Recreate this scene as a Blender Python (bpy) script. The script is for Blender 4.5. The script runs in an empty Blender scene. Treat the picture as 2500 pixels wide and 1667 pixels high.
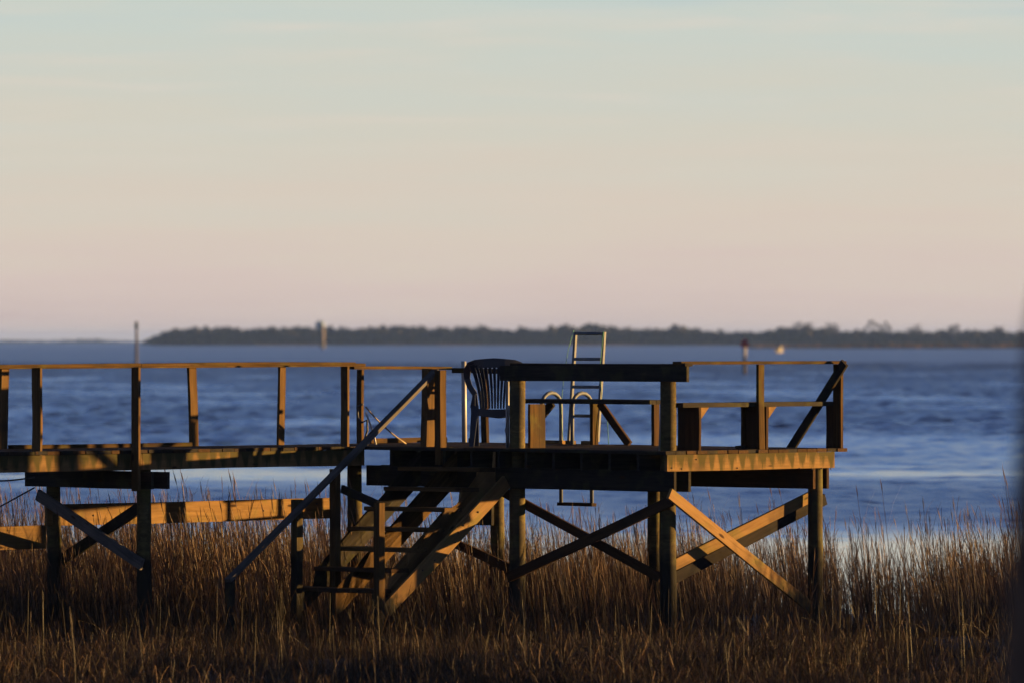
import bpy, bmesh, math, random
import numpy as np
from mathutils import Vector, Matrix

R = math.radians
random.seed(7)
rng = np.random.default_rng(7)
scene = bpy.context.scene
col = scene.collection

# ------------------------------------------------------------------ camera
DECK = 2.40                      # height of the pier deck above the water
EYE = 1.23                       # camera height above the deck
F = 15840.0                      # focal length in photo pixels (photo 2500 wide)
cam_d = bpy.data.cameras.new('camera')
cam = bpy.data.objects.new('camera', cam_d)
col.objects.link(cam)
cam.location = (0, 0, DECK + EYE)
cam.rotation_euler = (R(90), 0, 0)
cam_d.sensor_width = 36
cam_d.lens = 36 * F / 2500
cam_d.shift_y = -0.0016
cam_d.clip_start = 0.5
cam_d.clip_end = 60000
cam_d.dof.use_dof = True
cam_d.dof.focus_distance = 73.5
cam_d.dof.aperture_fstop = 3.2
scene.camera = cam

# ------------------------------------------------------------------ light
SUN_PHI, SUN_EL = 103.0, 2.3     # degrees from the camera's back towards the right; elevation
sdir = Vector((math.sin(R(SUN_PHI)) * math.cos(R(SUN_EL)), -math.cos(R(SUN_PHI)) * math.cos(R(SUN_EL)), math.sin(R(SUN_EL))))
sun_d = bpy.data.lights.new('sun', 'SUN')
sun_d.energy = 5.0
sun_d.angle = R(0.5)
sun_d.color = (1.0, 0.58, 0.19)
sun = bpy.data.objects.new('sun', sun_d)
col.objects.link(sun)
sun.rotation_euler = sdir.to_track_quat('Z', 'Y').to_euler()
sun.location = (30, 60, 30)

world = bpy.data.worlds.new('World')
scene.world = world
world.use_nodes = True
nt = world.node_tree
nt.nodes.clear()
N = nt.nodes.new
L = nt.links.new
out = N('ShaderNodeOutputWorld')
sky = N('ShaderNodeTexSky')
sky.sky_type = 'NISHITA'
sky.sun_disc = False
sky.sun_elevation = R(SUN_EL)
sky.sun_rotation = R(180 - SUN_PHI)
sky.dust_density = 0.6
sky.ozone_density = 3.0
bg_sky = N('ShaderNodeBackground')
bg_sky.inputs['Strength'].default_value = 0.05
L(sky.outputs[0], bg_sky.inputs['Color'])
tc = N('ShaderNodeTexCoord')
sep = N('ShaderNodeSeparateXYZ')
L(tc.outputs['Generated'], sep.inputs[0])
# thin cirrus streaks shift the height at which the dusk colours change
mp = N('ShaderNodeMapping')
mp.inputs['Scale'].default_value = (14, 14, 150)
mp.inputs['Rotation'].default_value = (0, R(-1.2), 0)
L(tc.outputs['Generated'], mp.inputs[0])
nz = N('ShaderNodeTexNoise')
nz.inputs['Scale'].default_value = 1.3
nz.inputs['Detail'].default_value = 4
nz.inputs['Roughness'].default_value = 0.5
L(mp.outputs[0], nz.inputs['Vector'])
off = N('ShaderNodeMath'); off.operation = 'MULTIPLY_ADD'
off.inputs[1].default_value = 0.028
L(nz.outputs['Fac'], off.inputs[0])
sub = N('ShaderNodeMath'); sub.operation = 'SUBTRACT'
L(sep.outputs['Z'], sub.inputs[0]); sub.inputs[1].default_value = 0.014
L(sub.outputs[0], off.inputs[2])
mx = N('ShaderNodeMath'); mx.operation = 'MAXIMUM'
mx.inputs[1].default_value = 0.0
L(off.outputs[0], mx.inputs[0])
sq = N('ShaderNodeMath'); sq.operation = 'SQRT'
L(mx.outputs[0], sq.inputs[0])


def lin(r, g, b):
    f = lambda c: c / 12.92 if c <= 0.04045 else ((c + 0.055) / 1.055) ** 2.4
    return (f(r / 255), f(g / 255), f(b / 255), 1)


ramp = N('ShaderNodeValToRGB')
stops = [(0.0, lin(204, 184, 177)), (0.085, lin(211, 193, 183)), (0.135, lin(212, 199, 184)), (0.18, lin(206, 202, 188)),
         (0.225, lin(196, 204, 196)), (0.265, lin(164, 190, 204)), (0.33, lin(124, 168, 230)), (0.45, lin(98, 144, 222)), (0.60, lin(44, 70, 130)), (0.75, lin(28, 46, 92))]
el = ramp.color_ramp.elements
el[0].position, el[0].color = stops[0]
el[1].position, el[1].color = stops[-1]
for p, c in stops[1:-1]:
    e = el.new(p); e.color = c
L(sq.outputs[0], ramp.inputs[0])
wm = N('ShaderNodeMapping'); wm.inputs['Scale'].default_value = (16, 16, 260); wm.inputs['Rotation'].default_value = (0, R(2.5), 0)
L(tc.outputs['Generated'], wm.inputs[0])
wn = N('ShaderNodeTexNoise'); wn.inputs['Scale'].default_value = 1.0; wn.inputs['Detail'].default_value = 6; wn.inputs['Roughness'].default_value = 0.58
wn.inputs['Distortion'].default_value = 0.5
L(wm.outputs[0], wn.inputs['Vector'])
wr_ = N('ShaderNodeMapRange'); wr_.interpolation_type = 'SMOOTHSTEP'
wr_.inputs['From Min'].default_value = 0.47; wr_.inputs['From Max'].default_value = 0.74; wr_.inputs['To Max'].default_value = 0.5
L(wn.outputs['Fac'], wr_.inputs['Value'])
wz = N('ShaderNodeMapRange'); wz.interpolation_type = 'SMOOTHSTEP'      # thin high cloud hangs above the clear pink band
wz.inputs['From Min'].default_value = 0.012; wz.inputs['From Max'].default_value = 0.045
L(sep.outputs['Z'], wz.inputs['Value'])
wmul = N('ShaderNodeMath'); wmul.operation = 'MULTIPLY'
L(wr_.outputs[0], wmul.inputs[0]); L(wz.outputs[0], wmul.inputs[1])
wmix = N('ShaderNodeMix'); wmix.data_type = 'RGBA'
L(wmul.outputs[0], wmix.inputs[0]); L(ramp.outputs[0], wmix.inputs[6]); wmix.inputs[7].default_value = lin(222, 208, 194)
bg_band = N('ShaderNodeBackground')
bg_band.inputs['Strength'].default_value = 0.256
L(wmix.outputs[2], bg_band.inputs['Color'])
mixf = N('ShaderNodeMapRange')
mixf.inputs['From Min'].default_value = 0.3
mixf.inputs['From Max'].default_value = 1.0
L(sep.outputs['Z'], mixf.inputs['Value'])
mixs = N('ShaderNodeMixShader')
L(mixf.outputs[0], mixs.inputs[0])
L(bg_band.outputs[0], mixs.inputs[1])
L(bg_sky.outputs[0], mixs.inputs[2])
L(mixs.outputs[0], out.inputs['Surface'])

vs = scene.view_settings
vs.view_transform = 'Standard'
vs.look = 'None'
vs.exposure = 2.05
vs.gamma = 1.0
vs.use_curve_mapping = False
scene.cycles.max_bounces = 6
scene.cycles.transparent_max_bounces = 6
scene.cycles.volume_bounces = 0
scene.cycles.caustics_reflective = False
scene.cycles.caustics_refractive = False


# ------------------------------------------------------------------ helpers
def tag(o, label=None, cat=None, group=None, kind=None):
    if label: o['label'] = label
    if cat: o['category'] = cat
    if group: o['group'] = group
    if kind: o['kind'] = kind
    return o


def empty(name, loc, label, cat, group=None):
    o = bpy.data.objects.new(name, None)
    o.empty_display_size = 0.2
    col.objects.link(o)
    o.location = loc
    return tag(o, label, cat, group)


def link(name, me, mat, parent=None, M=None):
    o = bpy.data.objects.new(name, me)
    if mat is not None and not me.materials:
        me.materials.append(mat)
    col.objects.link(o)
    M = M or Matrix.Identity(4)
    if parent is not None:
        o.parent = parent
        chain = Matrix.Identity(4)
        p = parent
        while p is not None:
            chain = p.matrix_basis @ chain
            p = p.parent
        o.matrix_basis = chain.inverted() @ M
    else:
        o.matrix_basis = M
    return o


def mesh_of(name, verts, faces, smooth=False):
    me = bpy.data.meshes.new(name)
    me.from_pydata([tuple(v) for v in verts], [], faces)
    me.update()
    if smooth:
        for p in me.polygons: p.use_smooth = True
    return me


def box_mesh(ln, th, wd, seg=5, warp=0.004, name='board'):
    """A board along X, thickness along Y, width along Z; a little warped, with rounded long edges."""
    vs_, fs = [], []
    c = 0.0035 if min(th, wd) > 0.02 else 0.0
    prof = [(-th/2, -wd/2 + c), (-th/2 + c, -wd/2), (th/2 - c, -wd/2), (th/2, -wd/2 + c),
            (th/2, wd/2 - c), (th/2 - c, wd/2), (-th/2 + c, wd/2), (-th/2, wd/2 - c)]
    a1, a2, ph = random.uniform(-warp, warp), random.uniform(-warp, warp), random.uniform(0, 6.28)
    for i in range(seg + 1):
        f = i / seg
        bow = math.sin(f * math.pi)
        for (y, z) in prof:
            j = random.uniform(-1, 1) * 0.0012
            vs_.append(((f - .5) * ln, y + a1 * bow + j, z + a2 * math.sin(f * 4 + ph) * bow + j))
    n = len(prof)
    for i in range(seg):
        for k in range(n):
            a, b = i * n + k, i * n + (k + 1) % n
            fs.append((a, a + n, b + n, b))
    fs.append(tuple(range(n)))
    fs.append(tuple(reversed(range(seg * n, seg * n + n))))
    return mesh_of(name, vs_, [tuple(reversed(f)) for f in fs])


def frame_of(p0, p1, n):
    p0, p1, n = Vector(p0), Vector(p1), Vector(n)
    x = (p1 - p0).normalized()
    y = (n - n.dot(x) * x).normalized()
    z = x.cross(y)
    m = Matrix.Identity(4)
    for i in range(3):
        m[i][0], m[i][1], m[i][2] = x[i], y[i], z[i]
    m.translation = (p0 + p1) / 2
    return m, (p1 - p0).length


def board(name, parent, p0, p1, n, th, wd, mat, seg=5, warp=0.004):
    """Board from p0 to p1 (centre line); thickness th along n, width wd across."""
    m, ln = frame_of(p0, p1, n)
    return link(name, box_mesh(ln, th, wd, seg, warp), mat, parent, m)


def tube_mesh(pts, rad, sides=8, flat=1.0, name='tube'):
    pts = [Vector(p) for p in pts]
    rad = rad if isinstance(rad, (list, tuple)) else [rad] * len(pts)
    vs_, fs = [], []
    prev = None
    for i, p in enumerate(pts):
        t = (pts[min(i + 1, len(pts) - 1)] - pts[max(i - 1, 0)]).normalized()
        if prev is None:
            ref = Vector((0, 0, 1)) if abs(t.z) < .9 else Vector((0, 1, 0))
            u = (ref - ref.dot(t) * t).normalized()
        else:
            u = (prev - prev.dot(t) * t).normalized()
        prev = u
        w = t.cross(u)
        for k in range(sides):
            a = 2 * math.pi * k / sides
            vs_.append(p + rad[i] * (math.cos(a) * u + flat * math.sin(a) * w))
    for i in range(len(pts) - 1):
        for k in range(sides):
            a, b = i * sides + k, i * sides + (k + 1) % sides
            fs.append((a, b, b + sides, a + sides))
    fs.append(tuple(reversed(range(sides))))
    m = (len(pts) - 1) * sides
    fs.append(tuple(range(m, m + sides)))
    return mesh_of(name, vs_, fs, True)


def tube(name, parent, pts, rad, mat, sides=8, flat=1.0):
    pts = [Vector(p) for p in pts]
    c = pts[0].copy()
    return link(name, tube_mesh([p - c for p in pts], rad, sides, flat), mat, parent, Matrix.Translation(c))


# ------------------------------------------------------------------ materials
def new_mat(name):
    m = bpy.data.materials.new(name)
    m.use_nodes = True
    t = m.node_tree
    b = t.nodes['Principled BSDF']
    return m, t, b


def wood(name, dark, light, knots=True, drips=False, tide=False, rough=0.95, green=0.0):
    m, t, b = new_mat(name)
    n_, l_ = t.nodes.new, t.links.new
    tc_ = n_('ShaderNodeTexCoord')
    oi = n_('ShaderNodeObjectInfo')
    add = n_('ShaderNodeVectorMath'); add.operation = 'MULTIPLY_ADD'
    add.inputs[1].default_value = (1, 1, 1)
    comb = n_('ShaderNodeMath'); comb.operation = 'MULTIPLY'; comb.inputs[1].default_value = 37.0
    l_(oi.outputs['Random'], comb.inputs[0])
    l_(tc_.outputs['Object'], add.inputs[0]); l_(comb.outputs[0], add.inputs[2])
    mp_ = n_('ShaderNodeMapping'); mp_.inputs['Scale'].default_value = (1.6, 26, 26)
    l_(add.outputs[0], mp_.inputs[0])
    g = n_('ShaderNodeTexNoise'); g.inputs['Scale'].default_value = 1.0; g.inputs['Detail'].default_value = 6
    g.inputs['Roughness'].default_value = 0.62; g.inputs['Distortion'].default_value = 0.7
    l_(mp_.outputs[0], g.inputs['Vector'])
    r_ = n_('ShaderNodeValToRGB')
    r_.color_ramp.elements[0].position = 0.32; r_.color_ramp.elements[0].color = (*dark, 1)
    r_.color_ramp.elements[1].position = 0.66; r_.color_ramp.elements[1].color = (*light, 1)
    l_(g.outputs['Fac'], r_.inputs[0])
    cur = r_.outputs[0]

    def mixc(fac, c2, cur):
        x = n_('ShaderNodeMix'); x.data_type = 'RGBA'
        l_(fac, x.inputs[0]); l_(cur, x.inputs[6])
        if isinstance(c2, tuple): x.inputs[7].default_value = (*c2, 1)
        else: l_(c2, x.inputs[7])
        return x.outputs[2]

    def ramp2(src, p0, p1, flip=False):
        q = n_('ShaderNodeMapRange'); q.interpolation_type = 'SMOOTHSTEP'
        q.inputs['From Min'].default_value = p0; q.inputs['From Max'].default_value = p1
        if flip: q.inputs['To Min'].default_value, q.inputs['To Max'].default_value = 1, 0
        l_(src, q.inputs['Value'])
        return q.outputs[0]

    # broad weathering patches
    pz = n_('ShaderNodeTexNoise'); pz.inputs['Scale'].default_value = 2.2; pz.inputs['Detail'].default_value = 5
    l_(add.outputs[0], pz.inputs['Vector'])
    f = ramp2(pz.outputs['Fac'], 0.46, 0.72)
    cur = mixc(f, tuple(0.55 * d + 0.012 for d in dark), cur)
    if knots:
        mk = n_('ShaderNodeMapping'); mk.inputs['Scale'].default_value = (2.4, 7.5, 7.5)
        l_(add.outputs[0], mk.inputs[0])
        v = n_('ShaderNodeTexVoronoi'); v.inputs['Scale'].default_value = 1.0; v.inputs['Randomness'].default_value = 1
        l_(mk.outputs[0], v.inputs['Vector'])
        cur = mixc(ramp2(v.outputs['Distance'], 0.07, 0.17, True), (0.035, 0.02, 0.012), cur)
    if drips:   # algae runs below the gaps between the deck planks
        sp_ = n_('ShaderNodeSeparateXYZ'); l_(tc_.outputs['Object'], sp_.inputs[0])
        wm = n_('ShaderNodeMapping'); wm.inputs['Scale'].default_value = (11, 1, 2.2)
        l_(tc_.outputs['Object'], wm.inputs[0])
        wn = n_('ShaderNodeTexNoise'); wn.inputs['Scale'].default_value = 1.0; wn.inputs['Detail'].default_value = 4
        wn.inputs['Roughness'].default_value = 0.6
        l_(wm.outputs[0], wn.inputs['Vector'])
        ml = n_('ShaderNodeMath'); ml.operation = 'MULTIPLY'; ml.inputs[1].default_value = 2 * math.pi / drips
        l_(sp_.outputs['X'], ml.inputs[0])
        co = n_('ShaderNodeMath'); co.operation = 'COSINE'; l_(ml.outputs[0], co.inputs[0])
        c2_ = n_('ShaderNodeMath'); c2_.operation = 'MULTIPLY'; c2_.inputs[1].default_value = 0.26
        l_(co.outputs[0], c2_.inputs[0])
        s1 = n_('ShaderNodeMath'); s1.operation = 'MULTIPLY_ADD'; s1.inputs[1].default_value = 4.2
        l_(sp_.outputs['Z'], s1.inputs[0]); l_(c2_.outputs[0], s1.inputs[2])
        s2 = n_('ShaderNodeMath'); s2.operation = 'MULTIPLY_ADD'; s2.inputs[1].default_value = 2.0
        l_(wn.outputs['Fac'], s2.inputs[0]); l_(s1.outputs[0], s2.inputs[2])
        q = ramp2(s2.outputs[0], 0.66, 1.25)
        hm = n_('ShaderNodeMath'); hm.operation = 'MULTIPLY'; hm.inputs[1].default_value = 0.9
        l_(q, hm.inputs[0])
        cur = mixc(hm.outputs[0], (0.045, 0.042, 0.018), cur)
    if green:
        gz = n_('ShaderNodeTexNoise'); gz.inputs['Scale'].default_value = 4.2; gz.inputs['Detail'].default_value = 5
        l_(add.outputs[0], gz.inputs['Vector'])
        gf = ramp2(gz.outputs['Fac'], 0.5, 0.7)
        gm = n_('ShaderNodeMath'); gm.operation = 'MULTIPLY'; gm.inputs[1].default_value = green
        l_(gf, gm.inputs[0])
        cur = mixc(gm.outputs[0], (0.10, 0.105, 0.03), cur)
    if tide:    # wet, tide-stained lower end with a ragged edge
        ge = n_('ShaderNodeNewGeometry')
        sp2 = n_('ShaderNodeSeparateXYZ'); l_(ge.outputs['Position'], sp2.inputs[0])
        tn = n_('ShaderNodeTexNoise'); tn.inputs['Scale'].default_value = 5.0; tn.inputs['Detail'].default_value = 5
        l_(ge.outputs['Position'], tn.inputs['Vector'])
        ta = n_('ShaderNodeMath'); ta.operation = 'MULTIPLY_ADD'; ta.inputs[1].default_value = 0.5
        l_(tn.outputs['Fac'], ta.inputs[0]); l_(sp2.outputs['Z'], ta.inputs[2])
        cur = mixc(ramp2(ta.outputs[0], tide + .18, tide + .34, True), (0.022, 0.021, 0.017), cur)
    # each board its own tone
    hv = n_('ShaderNodeHueSaturation')
    vv = n_('ShaderNodeMapRange'); vv.inputs['To Min'].default_value = 0.78; vv.inputs['To Max'].default_value = 1.18
    l_(oi.outputs['Random'], vv.inputs['Value']); l_(vv.outputs[0], hv.inputs['Value'])
    l_(cur, hv.inputs['Color'])
    l_(hv.outputs[0], b.inputs['Base Color'])
    b.inputs['Roughness'].default_value = rough
    b.inputs['Specular IOR Level'].default_value = 0.06
    bp = n_('ShaderNodeBump'); bp.inputs['Strength'].default_value = 0.8; bp.inputs['Distance'].default_value = 0.006
    l_(g.outputs['Fac'], bp.inputs['Height']); l_(bp.outputs[0], b.inputs['Normal'])
    return m


def plain(name, c, rough=0.5, metal=0.0, noise=0.25, scale=8.0, spec=0.5):
    m, t, b = new_mat(name)
    n_, l_ = t.nodes.new, t.links.new
    tc_ = n_('ShaderNodeTexCoord')
    z = n_('ShaderNodeTexNoise'); z.inputs['Scale'].default_value = scale; z.inputs['Detail'].default_value = 5
    l_(tc_.outputs['Object'], z.inputs['Vector'])
    r_ = n_('ShaderNodeValToRGB')
    r_.color_ramp.elements[0].position = .3; r_.color_ramp.elements[1].position = .7
    r_.color_ramp.elements[0].color = (*[x * (1 - noise) for x in c], 1)
    r_.color_ramp.elements[1].color = (*[min(1, x * (1 + noise * .6)) for x in c], 1)
    l_(z.outputs['Fac'], r_.inputs[0]); l_(r_.outputs[0], b.inputs['Base Color'])
    b.inputs['Roughness'].default_value = rough
    b.inputs['Metallic'].default_value = metal
    b.inputs['Specular IOR Level'].default_value = spec
    return m


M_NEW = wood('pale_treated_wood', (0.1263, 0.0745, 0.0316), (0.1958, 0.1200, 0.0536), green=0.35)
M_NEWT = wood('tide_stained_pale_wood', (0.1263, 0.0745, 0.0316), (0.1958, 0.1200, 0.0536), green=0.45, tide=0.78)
M_SHADED = wood('shaded_brace_wood', (0.0100, 0.0090, 0.0090), (0.0200, 0.0160, 0.0140), knots=False)  # for the brace lying in shade: its darkness is put into the colour
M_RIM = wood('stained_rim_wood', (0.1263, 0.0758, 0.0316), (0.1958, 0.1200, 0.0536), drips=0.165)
M_RAIL = wood('weathered_rail_wood', (0.0290, 0.0179, 0.0079), (0.0711, 0.0422, 0.0174), green=0.25)
M_GREY = wood('silvered_wood', (0.0600, 0.0560, 0.0560), (0.1120, 0.1000, 0.0920), rough=0.6)
M_OLD_SHADED = wood('old_and_shaded_wood', (0.0150, 0.0139, 0.0135), (0.0339, 0.0290, 0.0239), green=0.2)  # dark old boards; also stands in for shade on a stringer and bench seats
M_BROWN = wood('brown_treated_wood', (0.0299, 0.0180, 0.0110), (0.0599, 0.0350, 0.0190))
M_PILE = wood('pile_wood', (0.0468, 0.0374, 0.0200), (0.1061, 0.0824, 0.0387), knots=False, tide=1.18, green=0.4)
M_POST = wood('post_wood', (0.0526, 0.0316, 0.0139), (0.1074, 0.0653, 0.0287), tide=0.62)
M_ALU = plain('aluminium', (0.10, 0.115, 0.14), 0.6, 0.0, 0.25, 20, 0.2)
M_PVC = plain('grey_white_pvc', (0.28, 0.28, 0.275), 0.45, 0, 0.15, 6)
M_CHAIR = plain('dark_resin', (0.009, 0.014, 0.028), 0.42, 0, 0.2, 9, 0.35)
M_CABLE = plain('black_cable', (0.015, 0.015, 0.017), 0.6)
M_ROPE = plain('hemp_rope', (0.24, 0.18, 0.11), 0.9)
M_CORD = plain('green_cord', (0.08, 0.26, 0.16), 0.7)
M_IRON = plain('rusted_bolt', (0.04, 0.025, 0.02), 0.7, 0.3)

# ------------------------------------------------------------------ pier frame of reference
A = math.sqrt(.5)
E1 = Vector((A, -A, 0))          # along the stair side, towards the near corner
E2 = Vector((A, A, 0))           # along the seaward run of the walkway
C0 = Vector((1.818, 72.0, 0))    # near corner of the platform
UP = Vector((0, 0, 1))


def W(s, t, z):
    v = C0 - s * E1 + t * E2
    v.z = z + DECK
    return v


def s_at(px, t):                 # where a sight line through a photo column meets the line t
    u = (px - 1250) / F
    return (C0.x + A*t - u*(72 + A*t)) / (A * (1 + u))


def t_at(px, s):
    u = (px - 1250) / F
    return (u*(72 + A*s) - C0.x + A*s) / (A * (1 - u))


def z_at(py, s, t):
    return EYE - (py - 829) / F * (72 + A*s + A*t)


# ------------------------------------------------------------------ water, ground
def water_mat():
    m, t, b = new_mat('sea_water')
    n_, l_ = t.nodes.new, t.links.new
    ge = n_('ShaderNodeNewGeometry')
    rp = n_('ShaderNodeMapping'); rp.inputs['Scale'].default_value = (2.2, 1.3, 1)
    l_(ge.outputs['Position'], rp.inputs[0])
    rz = n_('ShaderNodeTexNoise'); rz.inputs['Scale'].default_value = 1.0; rz.inputs['Detail'].default_value = 5
    l_(rp.outputs[0], rz.inputs['Vector'])
    at = n_('ShaderNodeAttribute'); at.attribute_name = 'chop'     # how ruffled the water is: 0 slick, 1 choppy
    am = n_('ShaderNodeMapRange'); am.clamp = False; am.inputs['To Min'].default_value = 0.03; am.inputs['To Max'].default_value = 0.5
    l_(at.outputs['Fac'], am.inputs['Value'])
    bp = n_('ShaderNodeBump'); bp.inputs['Distance'].default_value = 0.12
    l_(am.outputs[0], bp.inputs['Strength']); l_(rz.outputs['Fac'], bp.inputs['Height'])
    l_(bp.outputs[0], b.inputs['Normal'])
    ro = n_('ShaderNodeMapRange'); ro.clamp = False; ro.inputs['To Min'].default_value = 0.06; ro.inputs['To Max'].default_value = 0.27
    l_(at.outputs['Fac'], ro.inputs['Value']); l_(ro.outputs[0], b.inputs['Roughness'])
    b.inputs['Base Color'].default_value = (0.008, 0.026, 0.06, 1)
    b.inputs['IOR'].default_value = 1.333
    return m


M_WATER = water_mat()


def set_attr(me, name, vals):
    at = me.attributes.new(name, 'FLOAT', 'POINT')
    at.data.foreach_set('value', np.asarray(vals, dtype=np.float32))


def grid_mesh(name, V, nr, nc):
    me = bpy.data.meshes.new(name)
    me.vertices.add(nr * nc)
    me.vertices.foreach_set('co', V.astype(np.float32).ravel())
    a = (np.arange(nr - 1)[:, None] * nc + np.arange(nc - 1)[None, :]).ravel()
    q = np.stack([a, a + 1, a + nc + 1, a + nc], 1).astype(np.int32)
    nf = len(q)
    me.loops.add(nf * 4)
    me.loops.foreach_set('vertex_index', q.ravel())
    me.polygons.add(nf)
    me.polygons.foreach_set('loop_start', np.arange(0, nf * 4, 4, dtype=np.int32))
    me.polygons.foreach_set('use_smooth', np.ones(nf, dtype=bool))
    me.update(calc_edges=True)
    return me


def vnoise(x, y, seed):
    """Smooth value noise on a unit lattice."""
    tab = np.random.default_rng(seed).random((256, 256))
    xi, yi = np.floor(x).astype(int), np.floor(y).astype(int)
    fx, fy = x - xi, y - yi
    fx, fy = fx*fx*(3 - 2*fx), fy*fy*(3 - 2*fy)
    g = lambda i, j: tab[i & 255, j & 255]
    return (g(xi, yi)*(1-fx) + g(xi+1, yi)*fx)*(1-fy) + (g(xi, yi+1)*(1-fx) + g(xi+1, yi+1)*fx)*fy


def smooth01(v, a, b):
    t = np.clip((v - a) / (b - a), 0, 1)
    return t*t*(3 - 2*t)


# far sheet, a hand below the mean level of the modelled waves
wv = [(-6000, 20, -.16), (6000, 20, -.16), (6000, 20000, -.16), (-6000, 20000, -.16)]
me = mesh_of('water', wv, [(0, 1, 2, 3)])
set_attr(me, 'chop', [1.3, 1.3, 1.3, 1.3])
water = link('water', me, M_WATER)
tag(water, 'blue open water reaching to the far shore', kind='structure')
# near sheet with real waves; the mesh gets coarser with distance
rows = [72.0]
while rows[-1] < 1200:
    rows.append(rows[-1] + .16 + .0021 * (rows[-1] - 72))
Yr = np.array(rows)
NCW = 800
U = np.linspace(-.17, .17, NCW)
Y2 = np.repeat(Yr[:, None], NCW, 1)
X2 = U[None, :] * Y2
slick = .55*vnoise(X2*.035 + 5, Y2*.075, 1) + .3*vnoise(X2*.09, Y2*.21 + 9, 2) + .15*vnoise(X2*.25, Y2*.6, 3)
slick = .8 * smooth01(slick, .50, .68) * smooth01(Y2, 150, 180)
near = 1 - smooth01(Y2 + 9*vnoise(X2*.12, Y2*.08, 5), 116, 146)
offs = 1 - .95*smooth01(Y2, 140, 290)
chop = 1 - np.maximum(slick * offs, near)
chop = np.clip(chop * (.55 + .9*vnoise(X2*.12, Y2*.035, 8)), 0, 1)
Z2 = np.zeros_like(X2)
wr = np.random.default_rng(11)
dX, dY = .34/NCW * Y2, .16 + .0021*(Y2 - 72)
wx, wy = 3.0*vnoise(X2*.22, Y2*.10, 41), 3.0*vnoise(X2*.18 + 7, Y2*.13, 42)
for i in range(54):
    lam = .55 * (9.0 ** wr.random())
    th = R(205) + wr.normal(0, 1.1)                 # the wind blows in from the right, towards the viewer
    kx, ky = 2*math.pi/lam*math.sin(th), 2*math.pi/lam*math.cos(th)
    amp = .0068 * lam ** .65
    ok = smooth01(2*math.pi / (abs(kx) + 1e-6) / dX, 2.5, 5) * smooth01(2*math.pi / (abs(ky) + 1e-6) / dY, 2.2, 4.5)   # drop what the mesh cannot carry
    Z2 += amp * ok * np.sin(kx*X2 + ky*Y2 + wr.random()*6.28 + wx*math.cos(i) + wy*math.sin(i))
Z2 *= (.05 + .95*chop) * 1.25 * (.30 + 1.0*smooth01(Y2, 125, 330))
edge = np.minimum(np.minimum(smooth01(np.abs(U), .17, .15)[None, :], smooth01(Y2, 72, 74)), smooth01(Y2, 1200, 900))
Z2 = Z2*edge - .2*(1 - edge)
me = grid_mesh('water', np.stack([X2, Y2, Z2], -1).reshape(-1, 3), len(Yr), NCW)
set_attr(me, 'chop', (chop * (1 + .8*smooth01(Y2, 200, 1100))).ravel())
w2 = link('water_waves', me, M_WATER)
tag(w2, 'choppy blue water with pale slick bands beyond the reeds', kind='structure')


def mud_edge(x):                 # how far out the marsh reaches
    return 87.6 + 1.5*math.sin(x*.35 + 1) + .8*math.sin(x*.9) - (1.8 if x > 3 else 0)


xs = np.linspace(-70, 70, 141)
ys = np.concatenate([np.linspace(-30, 50, 21), np.linspace(52, 110, 117)])
gv, gf = [], []
for y in ys:
    for x in xs:
        z = 0.16 + 0.05*math.sin(x*.7 + y*.4) + 0.05*math.sin(x*1.9 - y*1.3)
        z += 1.75 * max(0, min(1, (45 - y) / 45))**1.5
        d = y - mud_edge(x)
        if d > -3: z -= 0.13 * (d + 3) ** 1.1 * .55
        gv.append((x, y, max(z, -1.2)))
nx = len(xs)
for j in range(len(ys) - 1):
    for i in range(nx - 1):
        a = j*nx + i
        gf.append((a, a+1, a+nx+1, a+nx))
M_MUD = plain('marsh_mud', (0.055, 0.045, 0.032), 0.7, 0, 0.4, 1.5)
g = link('marsh_ground', mesh_of('marsh_ground', gv, gf, True), M_MUD)
tag(g, 'dark muddy marsh ground under the grass', kind='structure')

# ------------------------------------------------------------------ far shore
def blob(verts, faces, c, rx, ry, rz, seed, jag=0.35):
    """An uneven tree crown: a rough ball whose skin is broken into jagged clumps."""
    r = random.Random(seed)
    rows, cols_ = 5, 8
    base = len(verts)
    for i in range(rows + 1):
        a = math.pi * (i / rows - .5)
        for k in range(cols_):
            b_ = 2*math.pi*k/cols_ + (i % 2)*.4
            q = 1 + r.uniform(-jag, jag)
            verts.append((c[0] + rx*q*math.cos(a)*math.cos(b_), c[1] + ry*q*math.cos(a)*math.sin(b_), c[2] + rz*q*math.sin(a)))
    for i in range(rows):
        for k in range(cols_):
            a, b_ = base + i*cols_ + k, base + i*cols_ + (k+1) % cols_
            faces.append((a, b_, b_ + cols_, a + cols_))


def foliage_mat(name, c):
    m, t, b = new_mat(name)
    n_, l_ = t.nodes.new, t.links.new
    ge = n_('ShaderNodeNewGeometry')
    z = n_('ShaderNodeTexNoise'); z.inputs['Scale'].default_value = 0.6; z.inputs['Detail'].default_value = 6
    l_(ge.outputs['Position'], z.inputs['Vector'])
    r_ = n_('ShaderNodeValToRGB')
    r_.color_ramp.elements[0].color = (*[x*.5 for x in c], 1); r_.color_ramp.elements[1].color = (*[x*1.5 for x in c], 1)
    r_.color_ramp.elements[0].position = .35; r_.color_ramp.elements[1].position = .65
    l_(z.outputs['Fac'], r_.inputs[0]); l_(r_.outputs[0], b.inputs['Base Color'])
    b.inputs['Roughness'].default_value = 0.9
    b.inputs['Specular IOR Level'].default_value = 0.1
    return m


M_FAR = foliage_mat('far_foliage', (0.020, 0.021, 0.017))
M_FARBROWN = foliage_mat('bare_winter_crowns', (0.05, 0.042, 0.036))
M_BARK = plain('bark', (0.095, 0.055, 0.034), 0.95, 0, 0.5, 14)
M_SANDGRASS = foliage_mat('tan_marsh_grass', (0.13, 0.085, 0.045))

CAMZ = DECK + EYE


def X_at(px, d): return (px - 1250) / F * d
def H_at(py, d): return CAMZ - (py - 829) / F * d


D1 = 4200.0
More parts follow.
